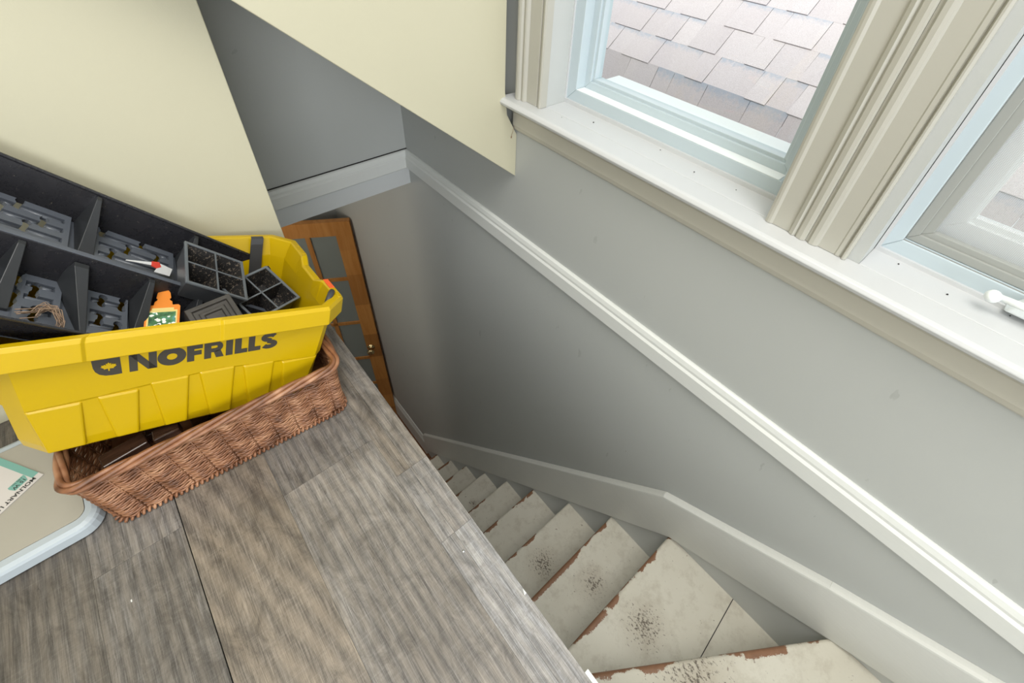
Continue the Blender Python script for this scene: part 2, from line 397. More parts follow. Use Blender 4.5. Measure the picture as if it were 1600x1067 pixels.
# window wall, openings: window 1 y .200-.762, window 2 y -.60-.060
WZ0, WZ1 = .386, 1.62
w1 = (.198, .764); w2 = (-.60, .060)
ww = MB(); T = .17
def wbox(y0, y1, z0, z1): ww.box(0, T, y0, y1, z0, z1)
wbox(-1.4, 2.70, LZ - .05, WZ0)
wbox(-1.4, 2.70, WZ1, 2.3)
wbox(-1.4, w2[0], WZ0, WZ1); wbox(w2[1], w1[0], WZ0, WZ1); wbox(w1[1], 2.70, WZ0, WZ1)
st(ww.build('wall_right', 'gray_wall'))
# far gray wall above the stair header
fw = MB(); fw.box(-1.2, 0, 1.49, 1.60, .0, 2.3); st(fw.build('wall_far', 'gray_wall'))
hd = MB(); hd.box(-3.0, 0, 1.49, 2.62, -.147, -.0005); st(hd.build('ceiling_lower', 'header'))
ld = MB(); ld.box(-.60, -.0005, 1.485, 1.50, .0003, .0022); st(ld.build('trim_2', 'dark'))
# partition beside the stairwell (cream, faces the camera)
pw = MB(); pw.box(-3.0, -.587, .965, 1.49, 0.0, 2.3); st(pw.build('wall_back', 'cream_wall', bevel=.002))
# sloped ceiling seen edge-on: cream cheek with the slope running down to the window wall
ck = MB(); YC = .862
sl = lambda x: .1785 - .8565 * x
ck.prism([(-.0005, YC, sl(0)), (-1.6, YC, sl(-1.6)), (-1.6, YC, 2.3), (-.042, YC, 2.3), (-.042, YC, .42), (-.034, YC, .36), (-.0005, YC, .30)], (0, .627, 0))
st(ck.build('ceiling_slope', 'cream_wall', bevel=.0015))
ce = MB(); ce.box(-3.0, .17, -1.4, 1.6, 2.3, 2.36); st(ce.build('ceiling', 'ceiling'))
lw = MB(); lw.box(-3.05, -3.0, -1.4, 1.6, -.15, 2.3); st(lw.build('wall_left', 'cream_wall'))
# stairwell walls below the floor
sw = MB(); sw.box(-.70, -.605, -1.2, 1.74, LZ, -.148); st(sw.build('wall_stairwell', 'gray_wall'))
bw = MB(); bw.box(-.60, 0, -1.30, -1.2, LZ, -.0); st(bw.build('wall_rear_lower', 'gray_wall'))
hb = MB(); hb.box(-3.0, 0, 2.53, 2.62, LZ, -.148); st(hb.build('wall_hall', 'gray_wall'))
hl = MB(); hl.box(-3.05, -3.0, -1.2, 2.62, LZ, -.148); st(hl.build('wall_hall_left', 'gray_wall'))

# white rail at upper floor level, along the window wall and across the header
def profile_run(mb, prof, a, b, out, up=Vector((0, 0, 1))):
    a = Vector(a); b = Vector(b); out = Vector(out)
    l0 = [a + out * p + up * q for p, q in prof]; l1 = [b + out * p + up * q for p, q in prof]
    mb.loft([l0, l1], True, True, True)
rp = [(-.0, -.071), (.014, -.071), (.017, -.068), (.017, -.028), (.0125, -.022), (.0125, -.015), (.009, -.004), (.004, -.0005), (0, -.0005)]
rl = MB(); profile_run(rl, rp, (0, 1.489, 0), (0, -1.2, 0), (-1, 0, 0)); st(rl.build('trim_3', 'white_trim'))
rh = MB(); profile_run(rh, rp, (-.60, 1.49, 0), (-.009, 1.49, 0), (0, -1, 0)); st(rh.build('trim_4', 'white_trim'))

# stair skirt board + lighter stringer under it
top = [(1.80, -2.49), (.128, -.518), (-.247, -.300), (-.475, -.190), (-1.2, .16)]
bot = [(1.80, -2.735), (1.64, -2.555), (.056, -.692), (-.333, -.460), (-1.2, -.02)]
sk = MB()
poly = [(-.0, y, z) for y, z in top] + [(-.0, y, z) for y, z in bot[::-1]]
poly = [(-.0002, y, z) for _, y, z in poly]
# clip the near end at the rail
top2 = [(1.80, -2.505), (.128, -.530), (-.247, -.307), (-.47, -.196), (-.66, -.105)]
bot2 = [(1.80, -2.74), (.058, -.690), (-.335, -.462), (-.66, -.29)]
sk.prism([(-.0002, y, z) for y, z in top2] + [(-.0002, y, z) for y, z in bot2[::-1]], (-.019, 0, 0))
st(sk.build('baseboard_right', 'skirt_paint', bevel=.003))
cp = MB()
def cap(a, b):
    d = (Vector((0, b[0] - a[0], b[1] - a[1]))).normalized(); up = Vector((0, -d[2], d[1]));
    if up[2] < 0: up = -up
    profile_run(cp, [(0, .000), (.0192, .000), (.0185, .002), (.012, .005), (.006, .006), (0, .006)], (-.0002, a[0], a[1]), (-.0002, b[0], b[1]), (-1, 0, 0), up)
for i in range(4): cap(top2[i], top2[i + 1])
st(cp.build('trim_5', 'skirt_paint'))
sg = MB(); sg.prism([(-.0002, y, z) for y, z in ((1.80, -2.72), (.058, -.67), (-.335, -.44), (-.66, -.27), (-.66, -.75), (.058, -1.15), (1.5, -2.79), (1.80, -2.79))], (-.006, 0, 0))
st(sg.build('trim_6', 'header'))
# lower hall baseboard
hbm = MB(); profile_run(hbm, [(0, 0), (.016, 0), (.016, .18), (.012, .19), (.012, .2), (.005, .225), (0, .23)], (0, 1.80, LZ), (0, 2.53, LZ), (-1, 0, 0)); st(hbm.build('baseboard_lower', 'white_trim'))

# ------------------------------------------------------------ staircase
stairs = empty('staircase', Matrix.Translation((-.3, .6, LZ)))
tag(stairs, 'steep narrow staircase with chipped cream painted treads going down', 'staircase')
nos = [(1.640, -2.571), (1.432, -2.338), (1.232, -2.105), (1.030, -1.872), (.832, -1.639), (.640, -1.402), (.436, -1.168), (.250, -.934), (.062, -.700)]
def tread(poly, z, a, b, bl, r):
    # poly: xy list, a->b nosing line
    mb = MB(); a = Vector((a[0], a[1])); b = Vector((b[0], b[1])); d = (b - a).normalized(); nrm = Vector((-d[1], d[0]))
    c = sum((Vector(p) for p in poly), Vector((0, 0))) / len(poly)
    if (c - a).dot(nrm) < 0: nrm = -nrm
    mb.prism([(x, y, z - .028) for x, y in poly], (0, 0, .028))
    o = mb.build('tread', 'tread', stairs, Matrix.Identity(4))
    bm = bmesh.new(); bm.from_mesh(o.data)
    es = [e for e in bm.edges if all(abs((Vector(v.co.xy) - a).dot(nrm)) < .004 for v in e.verts) and abs(e.verts[0].co.z - e.verts[1].co.z) < 1e-4]
    bmesh.ops.bevel(bm, geom=es, offset=.009, segments=4, profile=.5, affect='EDGES')
    bmesh.ops.triangulate(bm, faces=bm.faces); bm.to_mesh(o.data); bm.free()
    me = o.data
    at = me.attributes.new('nd', 'FLOAT', 'POINT'); at.data.foreach_set('value', [(Vector(v.co.xy) - a).dot(nrm) + (.05 if v.co.z < z - .02 else 0) for v in me.vertices])
    at = me.attributes.new('bl', 'FLOAT_VECTOR', 'POINT'); at.data.foreach_set('vector', [q for v in me.vertices for q in ((v.co.x - bl[0]) / r, (v.co.y - bl[1]) / r, 0)])
    return o
SX = -.6045; SR = -.0065
brnd = [(-.3, 1.55, .04), (-.3, 1.35, .05), (-.43, 1.13, .06), (-.16, .93, .035), (-.325, .735, .062), (-.40, .53, .04), (-.24, .335, .085), (-.215, .145, .075), (-.25, -.03, .085)]
for i, (yn, z) in enumerate(nos):
    back = nos[i + 1][0] - .028 if i < 8 else None
    if back: poly = [(SX, yn), (SR, yn), (SR, back), (SX, back)]
    else: poly = [(SX, yn + .012), (SR, yn), (SR, -.36), (SX, .045)]
    bx, by, r = brnd[i]
    tread(poly, z, (SX, poly[0][1]), (SR, yn), (bx, by), r)
    rs = MB(); yb = yn - .022; rs.box(SX, SR, yb - .012, yb, z - .233 if i else LZ, z - .028); rs.build('riser', 'riser', stairs, Matrix.Identity(4))
# winders
def line_y(x, p, q): return p[1] + (x - p[0]) * (q[1] - p[1]) / (q[0] - p[0])
p9, q9 = (-.4317, -.0364), (0, -.333)
a9 = (SX, line_y(SX, p9, q9)); b9 = (SR, line_y(SR, p9, q9))
tread([a9, b9, (SR, -1.19), (-.50, -1.19), (-.58, -.1)], -.467, a9, b9, (-.33, -.17), .13)
# second board joint of the wide winder tread
jt = MB(); jt.prism([(-.19, -.170, -.6997), (SR, -.157, -.6997), (SR, -.159, -.6997), (-.19, -.172, -.6997)], (0, 0, .0008)); jt.build('board_joint', 'dark', stairs, Matrix.Identity(4))
d9 = (Vector(b9) - Vector(a9)).normalized(); n9 = Vector((d9[1], -d9[0]))
if n9[1] > 0: n9 = -n9
r9 = MB(); A = Vector(a9) + n9 * .022 + d9 * .03; B = Vector(b9) + n9 * .022
r9.prism([(A[0], A[1], -.7), (B[0], B[1], -.7), (B[0] + n9[0] * .012, B[1] + n9[1] * .012, -.7), (A[0] + n9[0] * .012, A[1] + n9[1] * .012, -.7)], (0, 0, .205)); r9.build('riser', 'riser', stairs, Matrix.Identity(4))
a10 = (-.578, .065); b10 = (SR, -.93)
tread([a10, b10, (SR, -1.19), (-.578, -1.19)], -.2325, a10, b10, (-.3, -.8), .1)
d10 = (Vector(b10) - Vector(a10)).normalized(); n10 = Vector((d10[1], -d10[0]))
if n10[0] > 0: n10 = -n10
r10 = MB(); A = Vector(a10) + n10 * .02 + d10 * .06; B = Vector(b10) + n10 * .02
r10.prism([(A[0], A[1], -.467), (B[0], B[1], -.467), (B[0] + n10[0] * .012, B[1] + n10[1] * .012, -.467), (A[0] + n10[0] * .012, A[1] + n10[1] * .012, -.467)], (0, 0, .206)); r10.build('riser', 'riser', stairs, Matrix.Identity(4))
gf = MB(); gf.box(EX - .004, EX + .006, -1.2, .004, -.24, -.0005); st(gf.build('trim_7', 'white_trim'))

# ------------------------------------------------------------ windows
ZS = .407
stl = MB(); nose = [(0, ZS - .001), (-.048, ZS), (-.054, ZS - .002), (-.058, ZS - .008), (-.056, ZS - .014), (-.050, ZS - .019), (0, ZS - .019)]
stl.loft([[(x, .874 - (0.006 if k == 0 else 0), z) for x, z in nose] for k in (1,)] + [[(x, -.8, z) for x, z in nose]], True, True, True)
stl.box(-.0005, .066, w1[0], w1[1], ZS - .019, ZS - .0005); stl.box(-.0005, .066, w2[0], w2[1], ZS - .019, ZS - .0005)
st(stl.build('trim_8', 'stool_paint', bevel=.0015))
ap = MB(); profile_run(ap, [(0, 0), (.006, .000), (.009, .004), (.012, .014), (.012, .046), (.017, .053), (.024, .060), (.024, .068), (.018, .073), (0, .073)], (0, .866, ZS - .019 - .073), (0, -.8, ZS - .019 - .073), (-1, 0, 0))
st(ap.build('trim_9', 'window_trim'))
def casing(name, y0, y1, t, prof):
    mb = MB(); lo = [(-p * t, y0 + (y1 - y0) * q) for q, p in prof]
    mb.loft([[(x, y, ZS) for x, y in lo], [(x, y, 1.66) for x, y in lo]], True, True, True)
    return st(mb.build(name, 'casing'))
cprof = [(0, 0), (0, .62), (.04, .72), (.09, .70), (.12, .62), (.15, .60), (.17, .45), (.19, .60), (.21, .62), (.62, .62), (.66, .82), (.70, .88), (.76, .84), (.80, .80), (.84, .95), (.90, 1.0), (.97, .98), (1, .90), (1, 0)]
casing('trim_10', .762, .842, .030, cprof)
# mullion: two casings back to back
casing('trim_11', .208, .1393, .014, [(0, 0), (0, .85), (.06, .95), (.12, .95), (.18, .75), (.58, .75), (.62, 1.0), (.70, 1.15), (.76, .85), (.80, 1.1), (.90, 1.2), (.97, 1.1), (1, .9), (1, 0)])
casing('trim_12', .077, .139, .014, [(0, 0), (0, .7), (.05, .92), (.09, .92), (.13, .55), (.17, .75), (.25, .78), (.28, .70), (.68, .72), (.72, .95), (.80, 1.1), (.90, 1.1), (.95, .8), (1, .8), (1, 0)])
# window 1: vinyl double-hung unit
def ring(mb, x0, x1, y0, y1, z0, z1, wd, wb=None):     # picture-frame ring between x0 (room side) and x1, members mitred at corners
    wb = wb or wd
    o = [(y0, z0), (y1, z0), (y1, z1), (y0, z1)]; i = [(y0 + wd, z0 + wb), (y1 - wd, z0 + wb), (y1 - wd, z1 - wd), (y0 + wd, z1 - wd)]
    for k in range(4):
        k2 = (k + 1) % 4
        mb.prism([(x0, *o[k]), (x0, *o[k2]), (x0, *i[k2]), (x0, *i[k])], (x1 - x0, 0, 0))
win1 = empty('window_1', Matrix.Translation((.08, (w1[0] + w1[1]) / 2, ZS))); st(win1)
I4 = Matrix.Identity(4)
f = MB(); ring(f, .065, .15, w1[0] + .001, w1[1] + .004, ZS + .001, WZ1 - .001, .033, .034); f.build('frame', 'vinyl', win1, I4, bevel=.0015)
f = MB(); ring(f, .060, .066, w1[0], w1[1] + .004, ZS - .002, WZ1 - .001, .006, .010); f.build('stop_bead', 'stool_paint', win1, I4)
f = MB(); ring(f, .092, .128, w1[0] + .032, w1[1] - .028, ZS + .033, 1.0, .018, .020); ring(f, .098, .122, w1[0] + .049, w1[1] - .045, ZS + .052, .985, .008, .008); f.build('lower_sash', 'vinyl', win1, I4, bevel=.001)
f = MB(); ring(f, .124, .148, w1[0] + .032, w1[1] - .028, .97, WZ1 - .034, .022, .022); f.build('upper_sash', 'vinyl', win1, I4, bevel=.001)
f = MB(); f.box(.0655, .0915, w1[0] + .04, w1[1] - .03, ZS + .0351, ZS + .0361); f.build('track', 'vinyl_white', win1, I4)
f = MB(); f.box(.110, .113, w1[0] + .055, w1[1] - .051, ZS + .058, .98); f.build('pane', 'glass', win1, I4)
f = MB(); f.box(.136, .139, w1[0] + .052, w1[1] - .048, .99, WZ1 - .054); f.build('pane', 'glass', win1, I4)
f = MB(); f.box(.150, .215, w1[0] + .03, w1[1] - .03, ZS + .01, ZS + .040); f.build('outer_sill', 'vinyl_white', win1, I4)
# window 2: casement with insect screen and crank
win2 = empty('window_2', Matrix.Translation((.08, (w2[0] + w2[1]) / 2, ZS))); st(win2)
f = MB(); ring(f, .065, .15, w2[0], w2[1] - .001, ZS + .001, WZ1, .024, .028); f.build('frame', 'vinyl', win2, I4, bevel=.0015)
f = MB(); ring(f, .060, .066, w2[0], w2[1] - .001, ZS - .002, WZ1, .005, .008); f.build('stop_bead', 'stool_paint', win2, I4)
M['gasket'] = nmat('gasket', (.25, .26, .25), .6)[0]; M['screen_frame'] = nmat('screen_frame_gray', (.31, .32, .30), .45)[0]
f = MB(); ring(f, .0665, .07, w2[0] + .0235, w2[1] - .0245, ZS + .0280, WZ1 - .027, .0012); f.build('frame_joint', 'gasket', win2, I4)
f = MB(); ring(f, .074, .084, w2[0] + .0245, w2[1] - .0255, ZS + .0295, WZ1 - .028, .013, .013); ring(f, .078, .090, w2[0] + .037, w2[1] - .038, ZS + .042, WZ1 - .04, .013, .010); f.build('screen_frame', 'screen_frame', win2, I4, bevel=.001)
f = MB(); f.box(.086, .0862, w2[0] + .048, w2[1] - .050, ZS + .05, WZ1 - .05); f.build('insect_screen', 'screen', win2, I4)
f = MB(); ring(f, .112, .140, w2[0] + .026, w2[1] - .028, ZS + .030, WZ1 - .03, .046, .040); ring(f, .118, .135, w2[0] + .070, w2[1] - .072, ZS + .068, WZ1 - .07, .008, .010); f.build('sash', 'vinyl_white', win2, I4, bevel=.001)
f = MB(); f.box(.127, .130, w2[0] + .072, w2[1] - .074, ZS + .07, WZ1 - .07); f.build('pane', 'glass', win2, I4)
f = MB(); f.box(.150, .215, w2[0] + .03, w2[1] - .03, ZS + .01, ZS + .036); f.build('outer_sill', 'vinyl_white', win2, I4)
cb = MB(); cb.prism([(.066, -.108, ZS + .006), (.066, -.30, ZS + .006), (.066, -.30, ZS + .040), (.066, -.122, ZS + .032)], (-.022, 0, 0)); crank = cb.build('crank_handle', 'vinyl_white', win2, I4, bevel=.004, seg=3)
ch = MB(); hx, hz = .030, .4365
ch.tube([(hx, -.0935, hz), (hx + .002, -.13, hz + .001), (hx + .004, -.20, hz + .004), (hx + .01, -.26, hz + .004)], [.0045, .0055, .0065, .008], 10); ch.build('crank_arm', 'vinyl_white', crank, I4)
kb = MB(); kb.lathe([(0, -.0062), (.0045, -.006), (.0075, -.003), (.0088, 0), (.0088, .005), (.0075, .009), (.0045, .011), (0, .0115)], (hx - .001, -.088, hz - .003), (-.75, -.1, .65), 24); kb.build('crank_knob', 'vinyl_white', crank, I4)

# specks of dirt along the sill
for (x, y, s) in ((.030, .640, .0016), (.028, .375, .0014), (.048, .47, .0011), (.036, .29, .001), (.03, -.05, .0014), (.048, .02, .0013), (-.01, .70, .0008), (.052, -.12, .001)):
    d_ = MB(); d_.lathe([(0, 0), (s, s * .2), (s * .8, s), (0, s * 1.3)], (x, y, ZS - .0003), (0, 0, 1), 7)
    tag(d_.build('sill_speck', 'dark'), 'tiny dark speck of dirt lying on the white window sill', 'dirt', 'specks of dirt on the window sill')

# ------------------------------------------------------------ glazed door downstairs
dm = frame((-.02, 2.272, LZ), ((-.867, -.498, 0), (.498, -.867, 0), (0, 0, 1)))
dd = Vector((-.867, .498, 0)); dn = Vector((-.498, -.867, 0))   # along the door, toward the camera
dm = Matrix(((dd[0], dn[0], 0, -.02), (dd[1], dn[1], 0, 2.272), (0, 0, 1, LZ), (0, 0, 0, 1)))
door = empty('door_1', dm); st(door)
H_ = 2.028; DW = .80; TH = .036
def dpart(name, boxes, mat='door_wood', par=None, bevel=.0015, tn=None):
    mb = MB(); 
    for b in boxes: mb.box(*b)
    mb.at['tone'] = ('FACE', 'FLOAT', [t for k in range(len(boxes)) for t in [(tn[k % len(tn)] if tn else .5)] * 6])
    o = mb.build(name, mat, par or door, fix=False, bevel=0); return o
zc = [0, .12, .30, .52, .80, 1.05, 1.35, 1.62, 1.82, H_]
dpart('stile', [(0, .092, -TH, 0, zc[i], zc[i + 1]) for i in range(len(zc) - 1)], tn=[.45, .8, .5, .75, .25, .85, .4, .7, .55])
dpart('stile', [(DW - .092, DW, -TH, 0, 0, H_)], tn=[.5])
dpart('rail', [(.092, DW - .092, -TH, 0, H_ - .098, H_)], tn=[.62]); dpart('rail', [(.092, DW - .092, -TH, 0, 0, .20)], tn=[.4])
zm = [1.584, 1.177, .79, .47]
for z in zm: dpart('muntin', [(.092, DW - .092, -.030, -.006, z - .012, z + .012)], tn=[.5])
for x in (.2505, .4055, .5605): dpart('muntin', [(x - .013, x + .013, -.030, -.006, .20, H_ - .098)], tn=[.45])
dpart('pane', [(.092, DW - .092, -.021, -.015, .20, H_ - .098)], 'door_pane')
kn = MB(); kc = Vector((.062, .0, .915))
kn.lathe([(0, .0), (.026, .0), (.026, .004), (.012, .008), (.010, .030), (.020, .036), (.026, .046), (.024, .058), (.012, .064), (0, .065)], kc, (0, 1, 0), 24)
kn.lathe([(0, .0), (.026, .0), (.026, .004), (.012, .008), (.010, .030), (.020, .036), (.026, .046), (.024, .058), (.012, .064), (0, .065)], kc + Vector((0, -TH, 0)), (0, -1, 0), 24)
kn.build('door_knob', 'brass', door)

# ------------------------------------------------------------ neighbouring shingled roof outside
P0 = Vector((1.18, .62, .15)); th = math.radians(39); sd = Vector((math.cos(th), 0, math.sin(th))); nn = Vector((-math.sin(th), 0, math.cos(th)))
roof = empty('shingled_roof', Matrix.Translation((1.6, 0, -1)))
tag(roof, 'steep roof of pale asphalt shingles outside the windows', 'roof')
rb = MB(); rb.prism([(P0 + sd * a - nn * .01 + Vector((0, y - P0[1], 0))) for a, y in ((-.02, -4), (2.6, -4), (2.6, 5), (-.02, 5))], tuple(-nn * .05)); rb.build('deck', 'roof_deck', roof, I4)
shm = MB(); tn = []; hd_ = []
rr = random.Random(3)
def tab(o, u, d, n, y0, y1, ln, th_, tone, head):
    # shingle from butt (s=0) up to s=ln ; o = butt point origin
    vs = []
    for s_, t0, t1 in ((0, .0, th_), (ln, -.001, .003)):
        for y in (y0, y1):
            for t in (t0, t1): vs.append(o + d * s_ + n * t + Vector((0, y - o[1], 0)))
    shm.add(vs, [(0, 1, 3, 2), (4, 6, 7, 5), (0, 4, 5, 1), (2, 3, 7, 6), (1, 5, 7, 3), (0, 2, 6, 4)])
    tn.extend([tone] * 8)
    hd_.extend([0, 0, 0, 0, head, head, head, head])
EXPO = .140
th2 = math.radians(66); sd2 = Vector((math.cos(th2), 0, math.sin(th2))); nn2 = Vector((-math.sin(th2), 0, math.cos(th2)))
for c in range(-1, 17):
    y = -3.9 + rr.random() * .1; k = 0
    while y < 4.6:
        wd_ = rr.choice((.09, .14, .16, .17, .20)) ; thick = .008 if k % 2 else .0035
        if c >= 0: tab(P0 + sd * (c * EXPO), None, sd, nn, y, y + wd_ - .0015, EXPO + .012, thick, rr.random(), 1.0 if rr.random() < .55 else .0)
        else: tab(P0 - sd2 * .16, None, sd2, nn2, y, y + wd_ - .002, .166, thick, rr.random() * .6, 1.0 if rr.random() < .5 else 0)
        y += wd_; k += 1
shm.at['tone'] = ('POINT', 'FLOAT', tn); shm.at['head'] = ('POINT', 'FLOAT', hd_)
shm.build('shingles', 'shingle', roof, I4, fix=True)
gw = MB(); bp = P0 - sd2 * .17; gw.box(bp[0] + .02, bp[0] + .10, -3.9, 4.6, bp[2] - 2.6, bp[2] - .01); gw.build('gable_wall', 'white_trim', roof, I4)

# ============================================================ OBJECTS
# ------------------------------------------------------------ wicker basket
bk = Matrix.Translation((-1.0215, .6245, 0)) @ Matrix.Rotation(math.atan2(-.026, .371), 4, 'Z')
basket = empty('wicker_basket', bk)
tag(basket, 'long brown wicker basket on the floor with the yellow crate tilted in it', 'basket')
BL, BW, BH = .372, .215, .132
def perim(fl_, n, y0=0.0, off=0.0):
    """points and outward normals around a rounded rectangle; fl_ = flare"""
    x0, x1, ya, yb = -fl_ - off, BL + fl_ + off, y0 - fl_ * .3 - off, BW + fl_ * .3 + off; r = .020
    segs = []; pts = []
    def arc(cx, cy, a0):
        for k in range(5):
            a = a0 + k * PI / 8; segs.append((cx + r * math.cos(a), cy + r * math.sin(a)))
    arc(x0 + r, ya + r, PI); arc(x1 - r, ya + r, 1.5 * PI); arc(x1 - r, yb - r, 0); arc(x0 + r, yb - r, .5 * PI)
    segs.append(segs[0]); tot = 0; ls = [0]
    for a, b in zip(segs, segs[1:]): tot += math.hypot(b[0] - a[0], b[1] - a[1]); ls.append(tot)
    res = []; j = 0
    for i in range(n):
        s_ = tot * i / n
        while ls[j + 1] < s_: j += 1
        t = (s_ - ls[j]) / (ls[j + 1] - ls[j]); a, b = segs[j], segs[j + 1]
        p = (a[0] + (b[0] - a[0]) * t, a[1] + (b[1] - a[1]) * t); d = Vector((b[0] - a[0], b[1] - a[1])).normalized()
        res.append((p, (d[1], -d[0])))
    return res, tot
wv = MB(); NR = 22; NS = 66; SUB = 6
for r_ in range(NR):
    z = .012 + (BH - .022) * r_ / (NR - 1); fl_ = .009 * z / BH; n = NS * SUB
    pp, tot = perim(fl_, n); pts = []
    for i, (p, q) in enumerate(pp):
        a = .0026 * math.cos(PI * i / SUB + r_ * .035) + .0008 * math.cos(2 * PI * i / SUB + (r_ % 2) * PI) ; wob = .0005 * math.sin(i * .37 + r_ * 1.7)
        pts.append((p[0] + q[0] * a, p[1] + q[1] * a, z + wob + .0006 * math.sin(i * .11 + r_)))
    wv.tube(pts, .00215, 6, True)
wv.build('woven_wall', 'wicker', basket, bk)
sk_ = MB()
for i in range(NS):
    lo = perim(0, NS)[0][i][0]; hi = perim(.009, NS)[0][i][0]
    sk_.tube([(lo[0], lo[1], .004), (hi[0], hi[1], BH)], .0010, 5)
sk_.build('stakes', 'wicker', basket, bk)
rm = MB()
for s_ in range(4):
    n = 340; pp, tot = perim(.009, n, off=.001); pts = []
    for i, (p, q) in enumerate(pp):
        a = 2 * PI * i * 6 / n + s_ * PI / 2
        pts.append((p[0] + q[0] * .0052 * math.cos(a), p[1] + q[1] * .0052 * math.cos(a), BH + .002 + .0052 * math.sin(a)))
    rm.tube(pts, .0042, 6, True)
rm.build('rim', 'wicker', basket, bk)
bb = MB(); n = 1500; pp, tot = perim(0, n, off=.0015); pts = []
for i, (p, q) in enumerate(pp):
    a = 2 * PI * i * 150 / n; pts.append((p[0] + q[0] * .0035 * math.cos(a), p[1] + q[1] * .0035 * math.cos(a), .0062 + .0035 * math.sin(a)))
bb.tube(pts, .0024, 5, True); bb.build('base_border', 'wicker', basket, bk)
bs = MB(); bs.box(.003, BL - .003, .003, BW - .003, .003, .008); bs.build('base', 'wicker', basket, bk)
# brown blocks inside the basket, showing between its rim and the crate
blk = []
for i, (x, y, z, rz, rx, s) in enumerate(((-.962, .664, .106, .10, .1, (.060, .024, .022)), (-.905, .655, .110, -.05, -.1, (.036, .022, .022)))):
    mw = Matrix.Translation((x, y, z)) @ Matrix.Rotation(rz, 4, 'Z') @ Matrix.Rotation(rx, 4, 'X')
    mb = MB(); mb.box(-s[0] / 2, s[0] / 2, -s[1] / 2, s[1] / 2, -s[2] / 2, s[2] / 2)
    o = mb.build('wooden_block', 'block', None, mw, bevel=.002)
    tag(o, ('glossy dark brown block nearest the left end of the wicker basket', 'glossy dark brown block second from the left end of the basket')[i], 'block', 'brown blocks in the basket')
mb = MB()
pd = [(-.985 + .36 * k / 11, .70 + .05 * math.sin(k * 2.1), .012) for k in range(12)]
for x, y, z in pd[:9]: mb.box(x, x + .030, y, y + .045, z, z + .018 + .008 * math.sin(x * 50), None)
tag(mb.build('shade_filler', 'block', bevel=.002), 'dark brown filler boxes standing for the shaded bottom of the wicker basket', 'filler', kind='stuff')  # dark boxes added in place of shade inside the basket

# ------------------------------------------------------------ yellow crate
bf = frame((-1.0418, .6394, .1901), ((.9309, .0166, .365), (-.0611, .992, .1106), (-.3602, -.1253, .9244)))
crate = empty('storage_crate', bf)
tag(crate, 'bright yellow plastic grocery crate printed with black lettering, tilted in the wicker basket', 'crate')
CL, CW, CH, CT, HR = .391, .283, .171, .020, .037
def loop(off, z, ch, dip=False, frontstep=0.0, chr_=None):
    """closed loop of the crate: off = outward offset from the top body outline; ch/chr_ = corner cut left/right"""
    cr_ = ch if chr_ is None else chr_
    x0, x1, y0, y1 = -off - ch * .85, CL + off, -off, CW + off
    P = []
    fr = [.0, .222, .232, .60, .61, 1.0]; xa, xb = -off, CL + off - cr_
    for k, t in enumerate(fr):
        st_ = frontstep if 2 <= k <= 3 else 0; P.append((xa + (xb - xa) * t, y0 + st_, z - st_ * .7))
    sdv = [.0, .20, .235, .34, .60, .69, .73, 1.0]; dz = [0, 0, 0, .010, .010, 0, 0, 0]; dx = [0, 0, .002, .006, .006, .002, 0, 0]
    for k, t in enumerate(sdv):
        y = (y0 + cr_) + (y1 - y0 - 2 * cr_) * t; P.append((x1 - (dx[k] if dip else 0), y, z - (dz[k] if dip else 0)))
    for k, t in enumerate(fr[::-1]): P.append((xa + (xb - xa) * t, y1, z))
    for k, t in enumerate(sdv[::-1]):
        kk = len(sdv) - 1 - k; y = (y0 + ch) + (y1 - y0 - 2 * ch) * t; P.append((x0 + (dx[kk] if dip else 0), y, z - (dz[kk] if dip else 0)))
    return P
cr = MB(); ZR = .090; sl_ = lambda z: -CT * (1 - z / CH)
lo = [loop(-CT - .004, 0, .026, chr_=.018), loop(-CT - .001, .004, .028, chr_=.018), loop(sl_(.02), .020, .028, chr_=.016), loop(sl_(ZR) - .001, ZR - .003, .028, chr_=.014), loop(sl_(ZR) + .0015, ZR + .001, .028, chr_=.014), loop(0, CH, .028, chr_=.012),
      loop(.019, CH + .001, .030, True, .003, .036), loop(.021, CH + .003, .030, True, .003, .036), loop(.021, CH + HR - .006, .030, True, .003, .036), loop(.018, CH + HR, .030, True, .003, .035), loop(.009, CH + HR, .028, True, chr_=.032),
      loop(.006, CH + HR - .003, .028, True, chr_=.031), loop(-.004, CH, .028, chr_=.022), loop(sl_(.02) - .004, .010, .026, chr_=.018), ]
# arch the ridge line on the long faces
for li in (3, 4):
    l = lo[li]
    for idx, dz in ((1, .004), (2, .005), (3, .014), (4, .013)): l[idx] = (l[idx][0], l[idx][1] + dz * -.0, l[idx][2] + dz)
cr.loft(lo, True, True, True)
body = cr.build('crate_body', 'yellow', crate, bf, bevel=.0012)
# raised trapezoid pads below the ridge, front and back
def pad(xa, xb, xc, xd, z1):    # top xa..xb, bottom xc..xd
    y = lambda z: CT * (1 - z / CH)
    for sgn, oy in ((1, 0), (-1, CW)):
        pm = MB()
        z1 = z1 + .004 if sgn == 1 else z1; T_ = [(xa, oy + sgn * (y(z1) - .0017), z1), (xb, oy + sgn * (y(z1) - .0017), z1), (xd, oy + sgn * (y(.010) - .0050), .008), (xc, oy + sgn * (y(.010) - .0050), .008)]
        B_ = [(xa - .003, oy + sgn * (y(z1) + .004), z1 + .002), (xb + .0025, oy + sgn * (y(z1) + .004), z1 + .002), (xd + .0025, oy + sgn * (y(0) + .006), .002), (xc - .003, oy + sgn * (y(0) + .006), .002)]
        pm.loft([B_, T_], True, True, True); pm.build('side_rib', 'yellow', crate, bf, bevel=.0022)
for q in ((.008, .0605, .022, .060, .084), (.078, .121, .094, .119, .087), (.136, .181, .152, .179, .096), (.196, .242, .211, .239, .098), (.256, .301, .268, .297, .094), (.315, .372, .322, .352, .087)): pad(*q)
